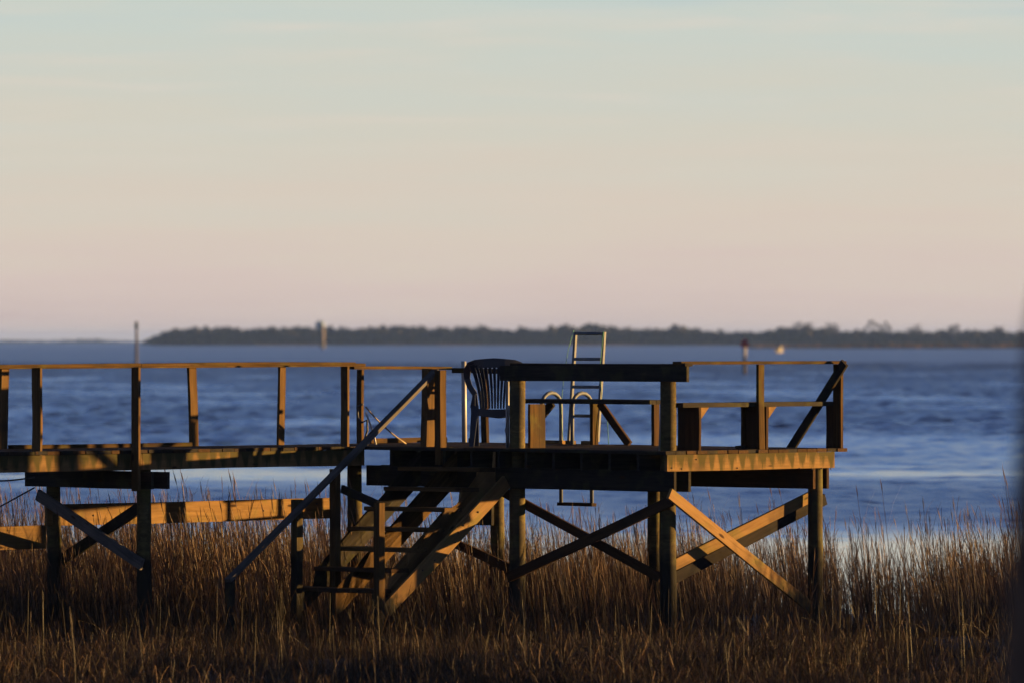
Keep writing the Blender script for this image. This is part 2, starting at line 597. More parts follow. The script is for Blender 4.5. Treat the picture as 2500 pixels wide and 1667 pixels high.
# far island: a low land sheet, a continuous wood and single trees that stand above it
iv, if_ = [], []
NI = 120
for i in range(NI + 1):
    x = X_at(372, D1) + (1500 - X_at(372, D1)) * i / NI
    e = 40 * math.sin(i * .9) + 30*math.sin(i*2.3)
    e2 = min(1, i/4)
    iv += [(x, D1 - 80*e2 + e*.4, -0.3), (x, D1 - 60*e2 + e*.4, 0.9*e2), (x, D1 + 700*e2, 1.4*e2)]
for i in range(NI):
    a = i*3
    if_ += [(a, a+3, a+4, a+1), (a+1, a+4, a+5, a+2)]
o = link('island', mesh_of('island', iv, if_, True), M_SANDGRASS)
tag(o, 'low wooded island across the water', kind='structure')

prof = [(360, 838), (378, 826), (400, 815), (430, 806), (470, 803), (520, 803), (560, 805), (600, 808), (640, 807), (680, 802), (720, 806),
        (770, 803), (820, 807), (870, 808), (900, 804), (960, 802), (1000, 802), (1050, 803), (1100, 806), (1150, 803), (1200, 806),
        (1260, 807), (1320, 806), (1380, 801), (1440, 799), (1500, 803), (1560, 806), (1620, 807), (1650, 801), (1700, 809),
        (1760, 812), (1810, 812), (1850, 815), (1880, 810), (1930, 805), (1970, 802), (2010, 806), (2060, 811), (2110, 809),
        (2160, 813), (2220, 812), (2280, 812), (2350, 811), (2420, 812), (2500, 811), (2700, 808), (3200, 806), (6000, 804)]
px_, py_ = zip(*prof)
fv, ff = [], []
x = X_at(365, D1)
k = 0
while x < 1450:
    pxx = 1250 + x / D1 * F
    top = H_at(np.interp(pxx, px_, py_), D1)
    for row in range(3):
        d = D1 + row * 60 + random.uniform(-20, 20)
        w = random.uniform(3.0, 6.0)
        h = top * random.uniform(.78, 1.04) * (1 if row else .85)
        k += 1
        blob(fv, ff, (x * d / D1 + random.uniform(-2, 2), d, h * .52 + .5), w, w, max(.8, h * .52), k)
    x += 3.1
wood_o = link('far_wood', mesh_of('far_wood', fv, ff), M_FAR)
tag(wood_o, 'dark bluish wood covering the far island in one mass', kind='stuff')

# individual trees on its skyline
sky_trees = [(402, 812, 12, 'e'), (662, 798, 12, 'e'), (728, 797, 10, 'e'), (805, 797, 12, 'e'), (838, 798, 12, 'e'), (985, 797, 18, 'e'),
             (1036, 797, 16, 'e'), (1170, 793, 8, 'e'), (1265, 797, 10, 'e'), (1340, 795, 20, 'e'), (1388, 792, 10, 'e'),
             (1440, 794, 34, 'e'), (1494, 795, 9, 'e'), (1655, 795, 26, 'e'), (1760, 805, 12, 'e'), (1905, 803, 12, 'e'),
             (1962, 786, 30, 'b'), (2030, 786, 20, 'b'), (2130, 783, 19, 'b'), (2163, 787, 12, 'b'), (2235, 794, 22, 'b'),
             (2330, 791, 16, 'b'), (2440, 795, 14, 'b')]
seen_words = {'e': ['small pointed evergreen', 'narrow evergreen', 'rounded evergreen', 'broad flat topped evergreen', 'ragged evergreen'],
              'b': ['tall bare crowned tree']}
wh = ['at the left tip of the far island', 'left of the water tower, the farther of two', 'left of the water tower, the nearer of two',
      'right beside the water tower', 'just right of the water tower, the second one', 'above the stair rail, wide',
      'above the top of the stair rail', 'above the dark chair', 'right of the dark chair', 'left of the tall ladder top',
      'above the top rung of the tall ladder', 'right of the tall ladder top, widest crown', 'halfway between ladder and dark rail end',
      'above the right end of the dark header rail', 'left of the red marker', 'right of the white boat',
      'above the right corner of the pier, widest', 'just right of the widest bare tree', 'with an open arch under its branches',
      'thin, beside the arched one', 'spreading, second from the right group', 'thin, near the right edge', 'small, last before the leaning trunk']
for i, (px, py, wpx, kd) in enumerate(sky_trees):
    d = D1 + 20 + 10*(i % 3)
    xx, top, hw = X_at(px, d), H_at(py, d), wpx / F * d
    t = empty('skyline_tree', (xx, d, .6), '', 'tree', 'trees on the far island skyline')
    r = random.Random(i + 50)
    nm = r.choice(seen_words[kd]) if kd == 'b' else seen_words['e'][i % 5]
    t['label'] = f'{nm} {wh[i]}'
    tv, tf = [], []
    if kd == 'e':
        link('trunk', tube_mesh([(0, 0, 0), (.1, 0, top*.6)], [.35, .15], 5), M_BARK, t, Matrix.Translation((xx, d, .6)))
        for q in range(7):
            f = q / 6
            blob(tv, tf, (r.uniform(-.55, .55)*hw, r.uniform(-1, 1), top*(.45 + .45*f) - .6), hw*(.75 - .45*f), hw*(.7 - .4*f), top*.14, i*31+q, .45)
        link('crown', mesh_of('crown', tv, tf), M_FAR, t, Matrix.Translation((xx, d, .6)))
    else:
        link('trunk', tube_mesh([(0, 0, 0), (.2, 0, top*.35), (.1, 0, top*.6)], [.45, .35, .2], 5), M_BARK, t, Matrix.Translation((xx, d, .6)))
        for q in range(90):     # airy crown: many small twig clumps on an arch
            a = r.uniform(.04, .96) * math.pi
            rr = (r.uniform(.80, 1.0) if 'arch' in wh[i] else r.uniform(.35, 1.0)) * (1 + .18*math.sin(a*5 + i) + .1*math.sin(a*11 + 2*i))
            blob(tv, tf, (hw*rr*math.cos(a), r.uniform(-2, 2), top*.55 + (top*.42)*rr*math.sin(a) - .6), r.uniform(.2, .75), .5, r.uniform(.15, .5), i*97+q, .5)
        for q in range(6):
            a = math.pi * (q + .5) / 6
            n0 = len(tv)
            p0, p1 = Vector((.1, 0, top*.4)), Vector((hw*.9*math.cos(a), 0, top*.55 + top*.36*math.sin(a) - .6))
            for p, w in ((p0, .22), (p1, .1)):
                tv += [(p.x - w, -.1, p.z), (p.x + w, -.1, p.z), (p.x, .15, p.z + w)]
            tf += [(n0, n0+1, n0+4, n0+3), (n0+1, n0+2, n0+5, n0+4), (n0+2, n0, n0+3, n0+5)]
        link('crown', mesh_of('crown', tv, tf), M_FARBROWN, t, Matrix.Translation((xx, d, .6)))

# the farther, lower shore on the left
D2 = 8200.0
v2, f2 = [], []
for i in range(260):
    x = -1500 + i * 5.2
    if x > X_at(380, D2): break
    pxx = 1250 + x/D2*F
    hh = 1.5 * (H_at(831.5, D2)) * (.75 + .35*math.sin(i*.21) * math.sin(i*.07+1) + random.uniform(-.12, .2)) * min(1, max(.25, (420 - pxx)/200))
    blob(v2, f2, (x, D2 + random.uniform(-40, 40), hh*.45), 6.0, 6, max(.4, hh*.55), i)
o = link('distant_wood', mesh_of('distant_wood', v2, f2), M_FAR)
tag(o, 'thin low line of trees on the farthest shore beyond the pole marker', kind='stuff')
o = link('distant_shore', mesh_of('distant_shore', [(-2500, D2-40, -.2), (X_at(390, D2), D2-40, -.2), (X_at(390, D2), D2+300, .5), (-2500, D2+300, .5),
                                                   (-2500, D2-20, .5), (X_at(390, D2), D2-20, .5)], [(0, 1, 5, 4), (4, 5, 2, 3)]), M_SANDGRASS)
tag(o, 'low far shore at the left', kind='structure')

# tan marsh bank before the island at the right
D3 = 2900.0
v3, f3 = [], []
for i in range(420):
    x = X_at(1835, D3) + i * 1.35
    q = min(1, i/40)
    for row in range(2):
        blob(v3, f3, (x, D3 + row*40 + random.uniform(-8, 8), .35), 1.7, 3, (.5 + random.uniform(0, .45))*(.35+.65*q)*(1 + row*.7), i*3+row, .3)
o = link('marsh_bank', mesh_of('marsh_bank', v3, f3), M_SANDGRASS)
tag(o, 'long tan strip of marsh grass in front of the wooded island', kind='stuff')

# air between here and the far shore
hm_ = bpy.data.materials.new('haze'); hm_.use_nodes = True
hm_.node_tree.nodes.remove(hm_.node_tree.nodes['Principled BSDF'])
pv = hm_.node_tree.nodes.new('ShaderNodeVolumePrincipled')
pv.inputs['Density'].default_value = 4.8e-5
pv.inputs['Color'].default_value = (0.20, 0.36, 0.95, 1)
hm_.node_tree.links.new(pv.outputs[0], hm_.node_tree.nodes['Material Output'].inputs['Volume'])
hz_v = [(x, y, z) for z in (-4, 24) for (x, y) in ((-6500, -80), (6500, -80), (6500, 20500), (-6500, 20500))]
hz = link('haze', mesh_of('haze', hz_v, [(3, 2, 1, 0), (4, 5, 6, 7), (0, 1, 5, 4), (1, 2, 6, 5), (2, 3, 7, 6), (3, 0, 4, 7)]), hm_)
tag(hz, 'thin bluish haze over the water', kind='stuff')

# ------------------------------------------------------------------ things out on the water
# water tower
d = 4300
M_TOWER = plain('pale_blue_paint', (0.16, 0.24, 0.32), 0.5)
bx = X_at(781, d)
t = empty('water_tower', (bx, d, .5), 'pale blue bulb of a water tower above the far trees', 'water tower')
top = H_at(783, d)
pts = [(0, 0, top - 6.4), (0, 0, top - 5.2), (0, 0, top - 3.6), (0, 0, top - 1.8), (0, 0, top - .6), (0, 0, top - .1)]
link('tank', tube_mesh(pts, [.9, 2.3, 3.2, 3.1, 1.9, .3], 16), M_TOWER, t, Matrix.Translation((bx, d, 0)))
link('stem', tube_mesh([(0, 0, 0), (0, 0, 2), (0, 0, top - 6)], [1.6, .8, .85], 12), M_TOWER, t, Matrix.Translation((bx, d, 0)))
link('mast', tube_mesh([(0, 0, top - .1), (0, 0, top + 1.3)], .18, 6), M_TOWER, t, Matrix.Translation((bx, d, 0)))

# beacon on a pier out in the channel
d = 2850
bx = X_at(788, d)
M_CONC = plain('pale_concrete', (0.17, 0.145, 0.135), 0.8)
M_WET = plain('wet_dark_concrete', (0.06, 0.06, 0.06), 0.6)
t = empty('channel_beacon', (bx, d, 0), 'pale square beacon pillar with dark foot far out in the channel', 'beacon')
link('foot', tube_mesh([(0, 0, -.5), (0, 0, 2.2)], [1.0, .95], 10), M_WET, t, Matrix.Translation((bx, d, 0)))
link('pillar', tube_mesh([(0, 0, 2.2), (0, 0, 7.5), (0, 0, 9.6)], [.85, .72, .6], 8), M_CONC, t, Matrix.Translation((bx, d, 0)))
link('lantern', tube_mesh([(0, 0, 9.6), (0, 0, 10.4), (0, 0, 10.9)], [.4, .4, .1], 8), M_WET, t, Matrix.Translation((bx, d, 0)))

# thin pole marker with green daymark
d = 560
bx = X_at(333, d)
M_MPOLE = wood('marker_pole_wood', (0.05, 0.05, 0.045), (0.11, 0.10, 0.085), knots=False)
M_GREEN = plain('green_daymark', (0.015, 0.05, 0.03), 0.6)
t = empty('pole_marker', (bx, d, 0), 'thin dark channel pole with small green board standing in the water', 'marker')
link('pole', tube_mesh([(0, 0, -1), (0, 0, 2.5), (.02, 0, H_at(784, d))], [.14, .125, .105], 10), M_MPOLE, t, Matrix.Translation((bx, d, 0)))
link('daymark', box_mesh(.28, .05, .5, 1, 0), M_GREEN, t, Matrix.Translation((bx, d - .14, H_at(796, d))))

# red triangle marker
d = 687
bx = X_at(1818, d)
M_RED = plain('red_daymark', (0.42, 0.018, 0.022), 0.5)
M_PALE = plain('pale_pole_band', (0.30, 0.29, 0.28), 0.7)
t = empty('red_marker', (bx, d, 0), 'red triangular channel marker on a pale and dark pole', 'marker')
link('pole', tube_mesh([(0, 0, -1), (0, 0, 1.9)], [.19, .18], 10), M_MPOLE, t, Matrix.Translation((bx, d, 0)))
link('pole_band', tube_mesh([(0, 0, 1.9), (0, 0, 3.35)], [.17, .16], 10), M_PALE, t, Matrix.Translation((bx, d, 0)))
zt = H_at(826, d)
for ang in (0, R(60)):
    vs_ = []
    for y in (-.03, .03):
        vs_ += [(-.46, y, 2.85), (.46, y, 2.85), (.40, y, 3.3), (.05, y, zt), (-.05, y, zt), (-.40, y, 3.3)]
    fs_ = [(0, 1, 2, 3, 4, 5), (11, 10, 9, 8, 7, 6)] + [(k, k+6, (k+1) % 6 + 6, (k+1) % 6) for k in range(6)]
    link('daymark', mesh_of('daymark', vs_, fs_), M_RED, t, Matrix.Translation((bx, d - .22 + .4*ang/R(60), 0)) @ Matrix.Rotation(ang*0, 4, 'Z'))

# white motor boat
d = 1950
bx = X_at(1903, d)
M_GEL = plain('white_gelcoat', (0.15, 0.145, 0.14), 0.5, 0, 0.06, 8, 0.2)
M_GLASS = plain('dark_boat_glass', (0.02, 0.025, 0.03), 0.15)
t = empty('motor_boat', (bx, d, 0), 'small white motor boat with cabin off the tan marsh bank', 'boat')
hv, hf = [], []
secs = [(-2.0, .85, 1.0), (0, 1.1, 1.05), (2.0, 1.0, 1.15), (3.4, .1, 1.35)]
for (y, w, h) in secs:
    hv += [(-w*.75, y, -.2), (-w, y, h), (w, y, h), (w*.75, y, -.2)]
for i in range(3):
    a = i*4
    for k in range(4):
        hf.append((a+k, a+4+k, a+4+(k+1) % 4, a+(k+1) % 4))
hf += [(0, 1, 2, 3), (15, 14, 13, 12)]
MB = Matrix.Translation((bx, d, 0)) @ Matrix.Rotation(R(150), 4, 'Z') @ Matrix.Scale(.72, 4)
link('hull', mesh_of('hull', hv, hf), M_GEL, t, MB)
link('cabin', box_mesh(1.7, 1.5, 1.1, 1, 0), M_GEL, t, MB @ Matrix.Translation((0, .2, 1.6)))
link('windscreen', box_mesh(1.3, .06, .5, 1, 0), M_GLASS, t, MB @ Matrix.Translation((0, .97, 1.75)))
link('roof', box_mesh(1.9, 1.9, .1, 1, 0), M_GEL, t, MB @ Matrix.Translation((0, .2, 2.2)))

# ------------------------------------------------------------------ PIER PLATFORM
FRONT = -0.20                    # deck edge on the stair side (t)
BACK = 2.68                      # deck edge on the water side (t)
NL, NR = -E2, E1                 # normals of the two faces we see: stair side, right side
plat = empty('pier_platform', W(1.3, 1.2, -DECK), 'square wooden pier platform on round piles at the end of the boardwalk', 'pier')
ZB = -.038
JT = .184                        # joist depth
BT = .235                        # beam depth
ZJ = ZB - JT
ZBM = ZJ - BT

# deck planks run parallel to the stair side
WS0, WS1 = -0.05, 6.30           # from the right edge to the far edge of the walkway
t = FRONT
pi = 0
while t < BACK - .05:
    w = 0.158
    cut = 3.15 + (pi % 2) * .4
    for (a, b) in ((WS0 + random.uniform(-.012, .012), cut), (cut + .006, WS1)):
        board('deck_plank', plat, W(a, t + w/2, ZB/2 + random.uniform(-.0025, .0025)), W(b, t + w/2, ZB/2 + random.uniform(-.0025, .0025)), UP, .038, w, M_OLD_SHADED if pi < 2 or pi % 4 == 0 else M_BROWN, 4, .003)
    t += .1655
    pi += 1
# joists run under them, square to the planks
for s in (0.42, 0.86, 1.30, 1.74, 2.18, 2.62, 3.06, 3.5, 3.94, 4.38):
    board('joist', plat, W(s, FRONT + .03, ZB - JT/2), W(s, BACK - .05, ZB - JT/2), E1, .038, JT, M_OLD_SHADED)
# rim joist on the sunny side
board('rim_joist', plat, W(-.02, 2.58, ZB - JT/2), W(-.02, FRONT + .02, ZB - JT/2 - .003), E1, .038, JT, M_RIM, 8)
# double beams hold the piles between them
for (t, s0, s1) in ((.0, .01, 4.95), (.235, .01, 4.95), (2.3, .02, 5.05), (2.53, .02, 5.05)):
    board('beam', plat, W(s0, t, ZJ - BT/2), W(s1, t, ZJ - BT/2), E2, .038, BT, M_OLD_SHADED if t < 1 else M_BROWN, 8)


def pile(parent, s, t, zt, r=.097, lean=(0, 0), mat=None):
    top_, bot = W(s, t, zt), W(s + lean[0], t + lean[1], -DECK - .6)
    pts, rad = [], []
    n = 9
    for i in range(n):
        f = i / (n - 1)
        p = top_.lerp(bot, f) + Vector((random.uniform(-.006, .006), random.uniform(-.006, .006), 0))
        pts.append(p); rad.append(r * (.94 + .10*f) * random.uniform(.985, 1.015))
    o = tube('pile', parent, pts, rad, mat or M_PILE, 14)
    return o


PF = .118                        # pile rows
PB = 2.415
s_a, s_b, s_c = s_at(1631, PF), s_at(1263, PF), s_at(866, PF)
pile(plat, s_a, PF, .80, .096)
pile(plat, s_b, PF, .80, .096)
pile(plat, s_c, PF, -.05, .09)
pile(plat, s_at(1990, PB), PB, -.05, .088)
pile(plat, s_at(1598, PB), PB, -.05, .085)
pile(plat, s_at(1214, PB), PB, -.05, .088)
# header on the stair side, outside the two tall piles, with a short block on its end
board('header', plat, W(-.19, PF - .125, .853), W(2.74, PF - .125, .853), E2, .040, .172, M_OLD_SHADED, 8)
board('cap_block', plat, W(-.06, PF - .06, .957), W(-.06, PF + .06, .957), UP, .034, .06, M_OLD_SHADED, 1)
board('cap_board', plat, W(-.02, PF + .03, .952), W(2.68, PF + .03, .952), UP, .03, .14, M_OLD_SHADED, 6)


# diagonal braces. stair side: one behind, one before the piles
def brace(parent, pxy0, pxy1, solve, fixed, n, mat, wd=.105, th=.038, name='brace'):
    pts = []
    for (px, py) in (pxy0, pxy1):
        if solve == 's':
            s, t = s_at(px, fixed), fixed
        else:
            s, t = fixed, t_at(px, fixed)
        pts.append(W(s, t, z_at(py, s, t)))
    return board(name, parent, pts[0], pts[1], n, th, wd, mat, 5, .006)


brace(plat, (1215, 1192), (1612, 1409), 's', PF + .12, E2, M_BROWN)
brace(plat, (1240, 1408), (1640, 1221), 's', PF - .12, E2, M_BROWN, .115)
brace(plat, (1095, 1318), (1262, 1394), 's', PF + .15, E2, M_BROWN)
# right side: the pale pair outside, the dark one inside
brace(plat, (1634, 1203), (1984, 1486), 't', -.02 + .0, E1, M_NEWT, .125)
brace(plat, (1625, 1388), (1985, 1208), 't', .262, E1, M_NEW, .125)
brace(plat, (1640, 1412), (2014, 1217), 't', .305, E1, M_SHADED, .13)

# right-hand guard rail: two posts, a flat top board, a brace at the far corner
sR = .05
for px, mat, th_, wd_ in ((1858, M_RAIL, .04, .095), (2046, M_RAIL, .12, .045)):
    t = t_at(px, sR)
    board('post', plat, W(sR, t, -.0), W(sR + random.uniform(-.015, .015), t, .955), E1, th_, wd_, mat, 5, .006)
board('top_rail', plat, W(sR, t_at(1650, sR) + .02, .975), W(sR, t_at(2056, sR), .975), UP, .034, .135, M_RAIL, 8, .008)
sb0 = .12
board('corner_brace', plat, W(s_at(2062, BACK - .04), BACK - .04, z_at(884, 0, BACK)), W(s_at(1928, BACK - .04), BACK - .04, z_at(1098, .7, BACK)), E2, .038, .105, M_OLD_SHADED)
# stair-side posts where the stair rail lands
for px, ps, mat, wd in ((1046, .06, M_POST, .135), (1079, -.16, M_POST, .10)):
    s = s_at(px, ps)
    board('post', plat, W(s + .02, ps, -.05 if ps > 0 else -.20), W(s_at(px - (4 if ps < 0 else -1), ps) + .0, ps, .90 if ps > 0 else .885), E1, .095 if ps < 0 else .10, wd, mat, 5, .006)
# loose upright plank beside the tall pile
tp = .40
sp = s_at(1310, tp)
board('upright_plank', plat, W(sp, tp, 0), W(sp, tp, .50), E1, .036, .25, M_RAIL, 4, .004)
# back rail on the water side, its posts and kick board
sW = 6.22
zr = .90
board('top_rail', plat, W(sW, t_at(858, sW), zr), W(sW, BACK - .1, zr - .01), UP, .036, .10, M_RAIL, 6, .006)
board('top_rail', plat, W(sW - .05, BACK - .09, zr - .035), W(s_at(1245, BACK - .09), BACK - .09, zr - .045), E2, .036, .06, M_RAIL, 6, .006)
for px in (880,):
    tt = t_at(px, sW)
    board('post', plat, W(sW, tt, -.1), W(sW, tt, zr - .02), E1, .085, .045, M_POST, 5, .006)
for px in (1184,):
    ss = s_at(px, BACK - .06)
    board('post', plat, W(ss, BACK - .05, -.1), W(ss + .02, BACK - .05, zr - .04), E1, .09, .05, M_RAIL, 5, .006)
board('kick_board', plat, W(sW + .05, t_at(912, sW), .03), W(sW + .05, BACK - .1, .03), E1, .03, .06, M_RAIL, 5)
board('kick_board', plat, W(5.9, BACK - .03, .025), W(s_at(1150, BACK), BACK - .03, .025), E2, .03, .05, M_RAIL, 5)
# pale sleepers lying by the ladder foot
for a, b in ((1328, 1378), (1387, 1401), (1423, 1447)):
    board('cleat', plat, W(s_at(a, BACK - .12), BACK - .12, .022), W(s_at(b, BACK - .12), BACK - .12, .022), UP, .042, .07, M_NEW, 2, .001)
# low crosspiece far under the platform
board('low_beam', plat, W(s_at(1128, 2.28), 2.28, -.84), W(s_at(1203, 2.28), 2.28, -.84), E2, .04, .27, M_OLD_SHADED, 3)
# bolts on the pale rim
for px, py in ((1640, 1141), (1664, 1143), (1952, 1142), (1982, 1143), (2005, 1142), (2028, 1143), (1700, 1120), (1800, 1141)):
    tt = t_at(px, -.04)
    p = W(-.038, tt, z_at(py, -.04, tt))
    tube('bolt', plat, [p, p + E1*.012], [.008, .006], M_IRON, 6)

# ------------------------------------------------------------------ BOARDWALK
SF, SBK = 4.80, 6.25
walk = empty('boardwalk', W(5.5, -4, -DECK), 'raised wooden boardwalk with handrails leading in from the left', 'boardwalk')
t = FRONT - .19
k = 0
planks = [box_mesh(SBK - SF + .06, .038, .178, 4, .003) for _ in range(5)]
while t > -9.5:
    m, ln = frame_of(W(SF - .03 + random.uniform(-.012, .012), t + .09, ZB/2 + random.uniform(-.003, .003)), W(SBK + .03, t + .09, ZB/2), UP)
    link('deck_plank', planks[k % 5], M_OLD_SHADED if k % 3 else M_BROWN, walk, m)
    t -= .187
    k += 1
board('rim_joist', walk, W(SF, t_at(345, SF), ZB - JT/2 - .004), W(SF, -9.4, ZB - JT/2 - .01), E1, .038, JT, M_RIM, 10, .004)
board('rim_joist', walk, W(SF, FRONT - .01, ZB - JT/2), W(SF, t_at(345, SF) + .005, ZB - JT/2 - .004), E1, .038, JT, M_RIM, 10, .006)
board('rim_joist', walk, W(SBK, -9.4, ZB - JT/2), W(SBK, FRONT, ZB - JT/2), E1, .038, JT, M_OLD_SHADED, 8)
board('joist', walk, W(5.5, -9.4, ZB - JT/2), W(5.5, FRONT, ZB - JT/2), E1, .038, JT, M_OLD_SHADED, 8)
# piles, caps and cross braces of the visible bent
tn = t_at(350, 4.93)
pile(walk, 4.93, tn, -.10, .085, (0, .02))
pile(walk, s_at(130, tn), tn, -.42, .085, (.0, .03))
for dt in (-.12, .12):
    board('cap_beam', walk, W(s_at(392, tn), tn + dt, -.345), W(s_at(83, tn), tn + dt, -.345), E2, .038, .19, M_OLD_SHADED, 5)
tb = tn
brace(walk, (92, 1206), (347, 1377), 's', tb - .15, E2, M_GREY, .13)
brace(walk, (135, 1376), (345, 1235), 's', tb + .15, E2, M_OLD_SHADED, .13)
pile(walk, 4.95, tn - 4.6, -.1, .085)
pile(walk, 6.1, tn - 4.6, -.1, .085)
# guard posts, outer row and inner row
for px, s, z0, mat, th, wd in ((332, SF - .085, -.46, M_POST, .12, .036), (90, SF + .07, -.05, M_POST, .14, .036), (842, SF + .07, -.05, M_POST, .115, .036),
                               (-180, SF - .062, -.3, M_POST, .085, .085)):
    t = t_at(px, s)
    board('post', walk, W(s, t, z0), W(s - .01, t - .008, .925), E1, th, wd, mat, 6, .008)
for px, mat, wd in ((6, M_POST, .115), (474, M_POST, .12), (684, M_POST, .095), (-250, M_POST, .09)):
    t = t_at(px, SBK)
    lean = {6: .03, 474: -.04, 684: .03}.get(px, 0)
    board('post', walk, W(SBK, t, -.1), W(SBK, t + lean, .92), E1, .04, wd, mat, 6, .006)
# top rails: boards laid flat, butted over the posts
xs_ = [-600, 338, 860]
for a, b, dz in ((-600, 338, .0), (339, 862, -.002)):
    board('top_rail', walk, W(SF + .02, t_at(a, SF), .95 + dz), W(SF + .02, t_at(b, SF), .952 - dz), UP, .038, .135, M_RAIL, 10, .012)
board('top_rail', walk, W(SBK - .03, -9.4, .935), W(SBK - .03, t_at(880, SBK), .935), UP, .036, .12, M_RAIL, 10, .012)
board('kick_board', walk, W(SBK - .04, t_at(20, SBK), .024), W(SBK - .04, t_at(458, SBK), .024), UP, .045, .09, M_RAIL, 6)
# low pale stringer slung along the far piles, and its lower mate on the left
sl_ = 6.44
t0, t1 = t_at(112, sl_), t_at(806, sl_)
board('low_stringer', walk, W(sl_, t0, -.765), W(sl_, t1, -.765), E1, .04, .245, M_NEW, 8, .008)
board('low_stringer', walk, W(sl_, t_at(-520, sl_), -1.01), W(sl_, t_at(110, sl_), -1.01), E1, .04, .265, M_NEW, 8, .008)

for px in (160, 225, 440, 555, 640, 770):
    tt = t_at(px, sl_)
    p = W(sl_ - .02, tt, -.765 + random.uniform(-.06, .06))
    tube('bolt', walk, [p, p + E1*.012], [.012, .009], M_IRON, 6)

# ------------------------------------------------------------------ STAIR
stair = empty('pier_stair', W(3.25, -1.4, -DECK), 'open wooden stair going down from the platform into the grass', 'stair')
SR0, SR1 = 2.62, 3.93
RISE, RUN = .222, .275
NT = 7
for k in range(1, NT + 1):
    zt = -RISE*k
    tf_ = FRONT - RUN*k
    mt = M_POST if k < 6 else M_BROWN
    board('tread', stair, W(SR0 + random.uniform(-.008, .008), tf_ + .135, zt - .019), W(SR1 + random.uniform(-.05, .03), tf_ + .135, zt - .023), UP, .046, .27, mt, 4, .003)
# saw-tooth stringers


def sawtooth(s, mat, th=.04):
    pts = [(FRONT, -.04)]
    for k in range(1, NT + 1):
        zt = -RISE*k - .039
        pts.append((FRONT - RUN*(k-1) - .02, zt))
        pts.append((FRONT - RUN*k + .012, zt))
    pts.append((FRONT - RUN*NT + .012, -RISE*(NT + 1.2)))
    pts.append((FRONT - RUN*(NT-1) - .17, -RISE*(NT + 1.2)))
    pts.append((FRONT, -RISE*1.0 - .185))
    n = len(pts)
    base = W(s, FRONT - RUN*3, -RISE*3)
    m, _ = frame_of(W(s, FRONT - RUN*6, -RISE*6), W(s, FRONT, 0), E1)
    m.translation = base
    inv = m.inverted()
    vs_ = [inv @ W(s + d_, a, b) for d_ in (-th/2, th/2) for (a, b) in pts]
    bm = bmesh.new()
    bv = [bm.verts.new(v) for v in vs_]
    bm.faces.new(bv[:n]); bm.faces.new(list(reversed(bv[n:])))
    for i in range(n):
        j = (i + 1) % n
        bm.faces.new((bv[i], bv[i + n], bv[j + n], bv[j]))
    bmesh.ops.triangulate(bm, faces=[f for f in bm.faces if len(f.verts) > 4])
    bmesh.ops.recalc_face_normals(bm, faces=bm.faces)
    me = bpy.data.meshes.new('stringer')
    bm.to_mesh(me); bm.free()
    return link('stringer', me, mat, stair, m)


for s, mat in ((SR0 + .035, M_NEWT), ((SR0 + SR1)/2, M_POST), (SR1 - .06, M_OLD_SHADED)):  # left stringer takes the dark wood, so its colour holds the stair's shade
    sawtooth(s, mat)
# straight outer stringer board
so = SR0 - .085
p0 = (t_at(1232, so), z_at(1184, so, 0)); ta_ = t_at(1118, so); tb_ = t_at(1022, so)
za, zb = z_at(1300, so, ta_), z_at(1402, so, tb_)
sl = (za - zb) / (ta_ - tb_)
tt0, tt1 = t_at(1236, so), t_at(930, so)
board('side_board', stair, W(so, tt1, za + sl*(tt1 - ta_)), W(so, tt0, za + sl*(tt0 - ta_)), E1, .04, .168, M_NEWT, 6, .004)
for px in (1164, 1128, 1116, 1058, 1028):   # nail and bolt heads along the pale board
    tt = t_at(px, so)
    p = W(so - .02, tt, za + sl*(tt - ta_) + random.uniform(-.04, .05))
    tube('bolt', stair, [p, p + E1*.012], [.012, .009], M_IRON, 6)
# posts
sl2 = SR1 - .10 - .30
sh = 3.66                        # plane of the stair's left rail
hA, hB = (1064, 903), (556, 1416)
thA, thB = t_at(hA[0], sh), t_at(hB[0], sh)
zhA, zhB = z_at(hA[1], sh, thA), z_at(hB[1], sh, thB)
board('handrail', stair, W(sh, thB, zhB), W(sh, thA, zhA), UP, .042, .10, M_GREY, 8, .010)
for px, z0, mat, sz in ((725, -2.5, M_PILE, .098), (818, -2.0, M_POST, .092), (562, -2.5, M_OLD_SHADED, .085)):
    sp_ = sh + .095
    t = t_at(px, sp_)
    zt = zhB + (zhA - zhB) * (t - thB) / (thA - thB) + {725: .06, 818: -.03, 562: -.06}[px]
    board('post', stair, W(sp_, t, z0), W(sp_, t, zt), E1, sz, sz, mat, 6, .006)
sD = SR0 - .085 - .07
tD = t_at(926, sD)
zD = z_at(1226, sD, tD)
board('post', stair, W(sD + .02, tD, -2.5), W(sD, tD, zD), E1, .092, .092, M_POST, 6, .006)
s4 = 3.75
t4 = t_at(836, s4)
board('cross_rail', stair, W(s4, t4, z_at(1192, s4, t4)), W(sD + .05, tD + .075, zD - .04), E2, .038, .09, M_OLD_SHADED, 4)

# ------------------------------------------------------------------ BENCHES
bench = empty('pier_bench', W(.3, 1.4, 0), 'plank bench on broad dark board supports along the right rail', 'bench', 'benches on the platform')
for i, s in enumerate((.155, .265, .375)):
    board('seat_plank', bench, W(s + .0, t_at(1662, .14), .505), W(s, t_at(2036, .14), .505), UP, .05, .104, M_OLD_SHADED, 6, .004)  # dark wood puts the rail's shadow into the seat colour
for px, hgt in ((1710, .48), (1874, .48), (2037, .48)):
    t = t_at(px, .10)
    wsup = .11 if px > 2000 else .33
    board('support', bench, W(.105 + wsup/2, t, 0), W(.105 + wsup/2, t, hgt), E2, .038, wsup, M_BROWN, 4, .004)
t = t_at(1815, .45)
board('leg', bench, W(.44, t, 0), W(.44, t, .48), E1, .04, .07, M_RAIL, 3)
board('foot_cleat', bench, W(.50, t - .06, .018), W(.36, t - .06, .018), UP, .035, .05, M_OLD_SHADED, 2)
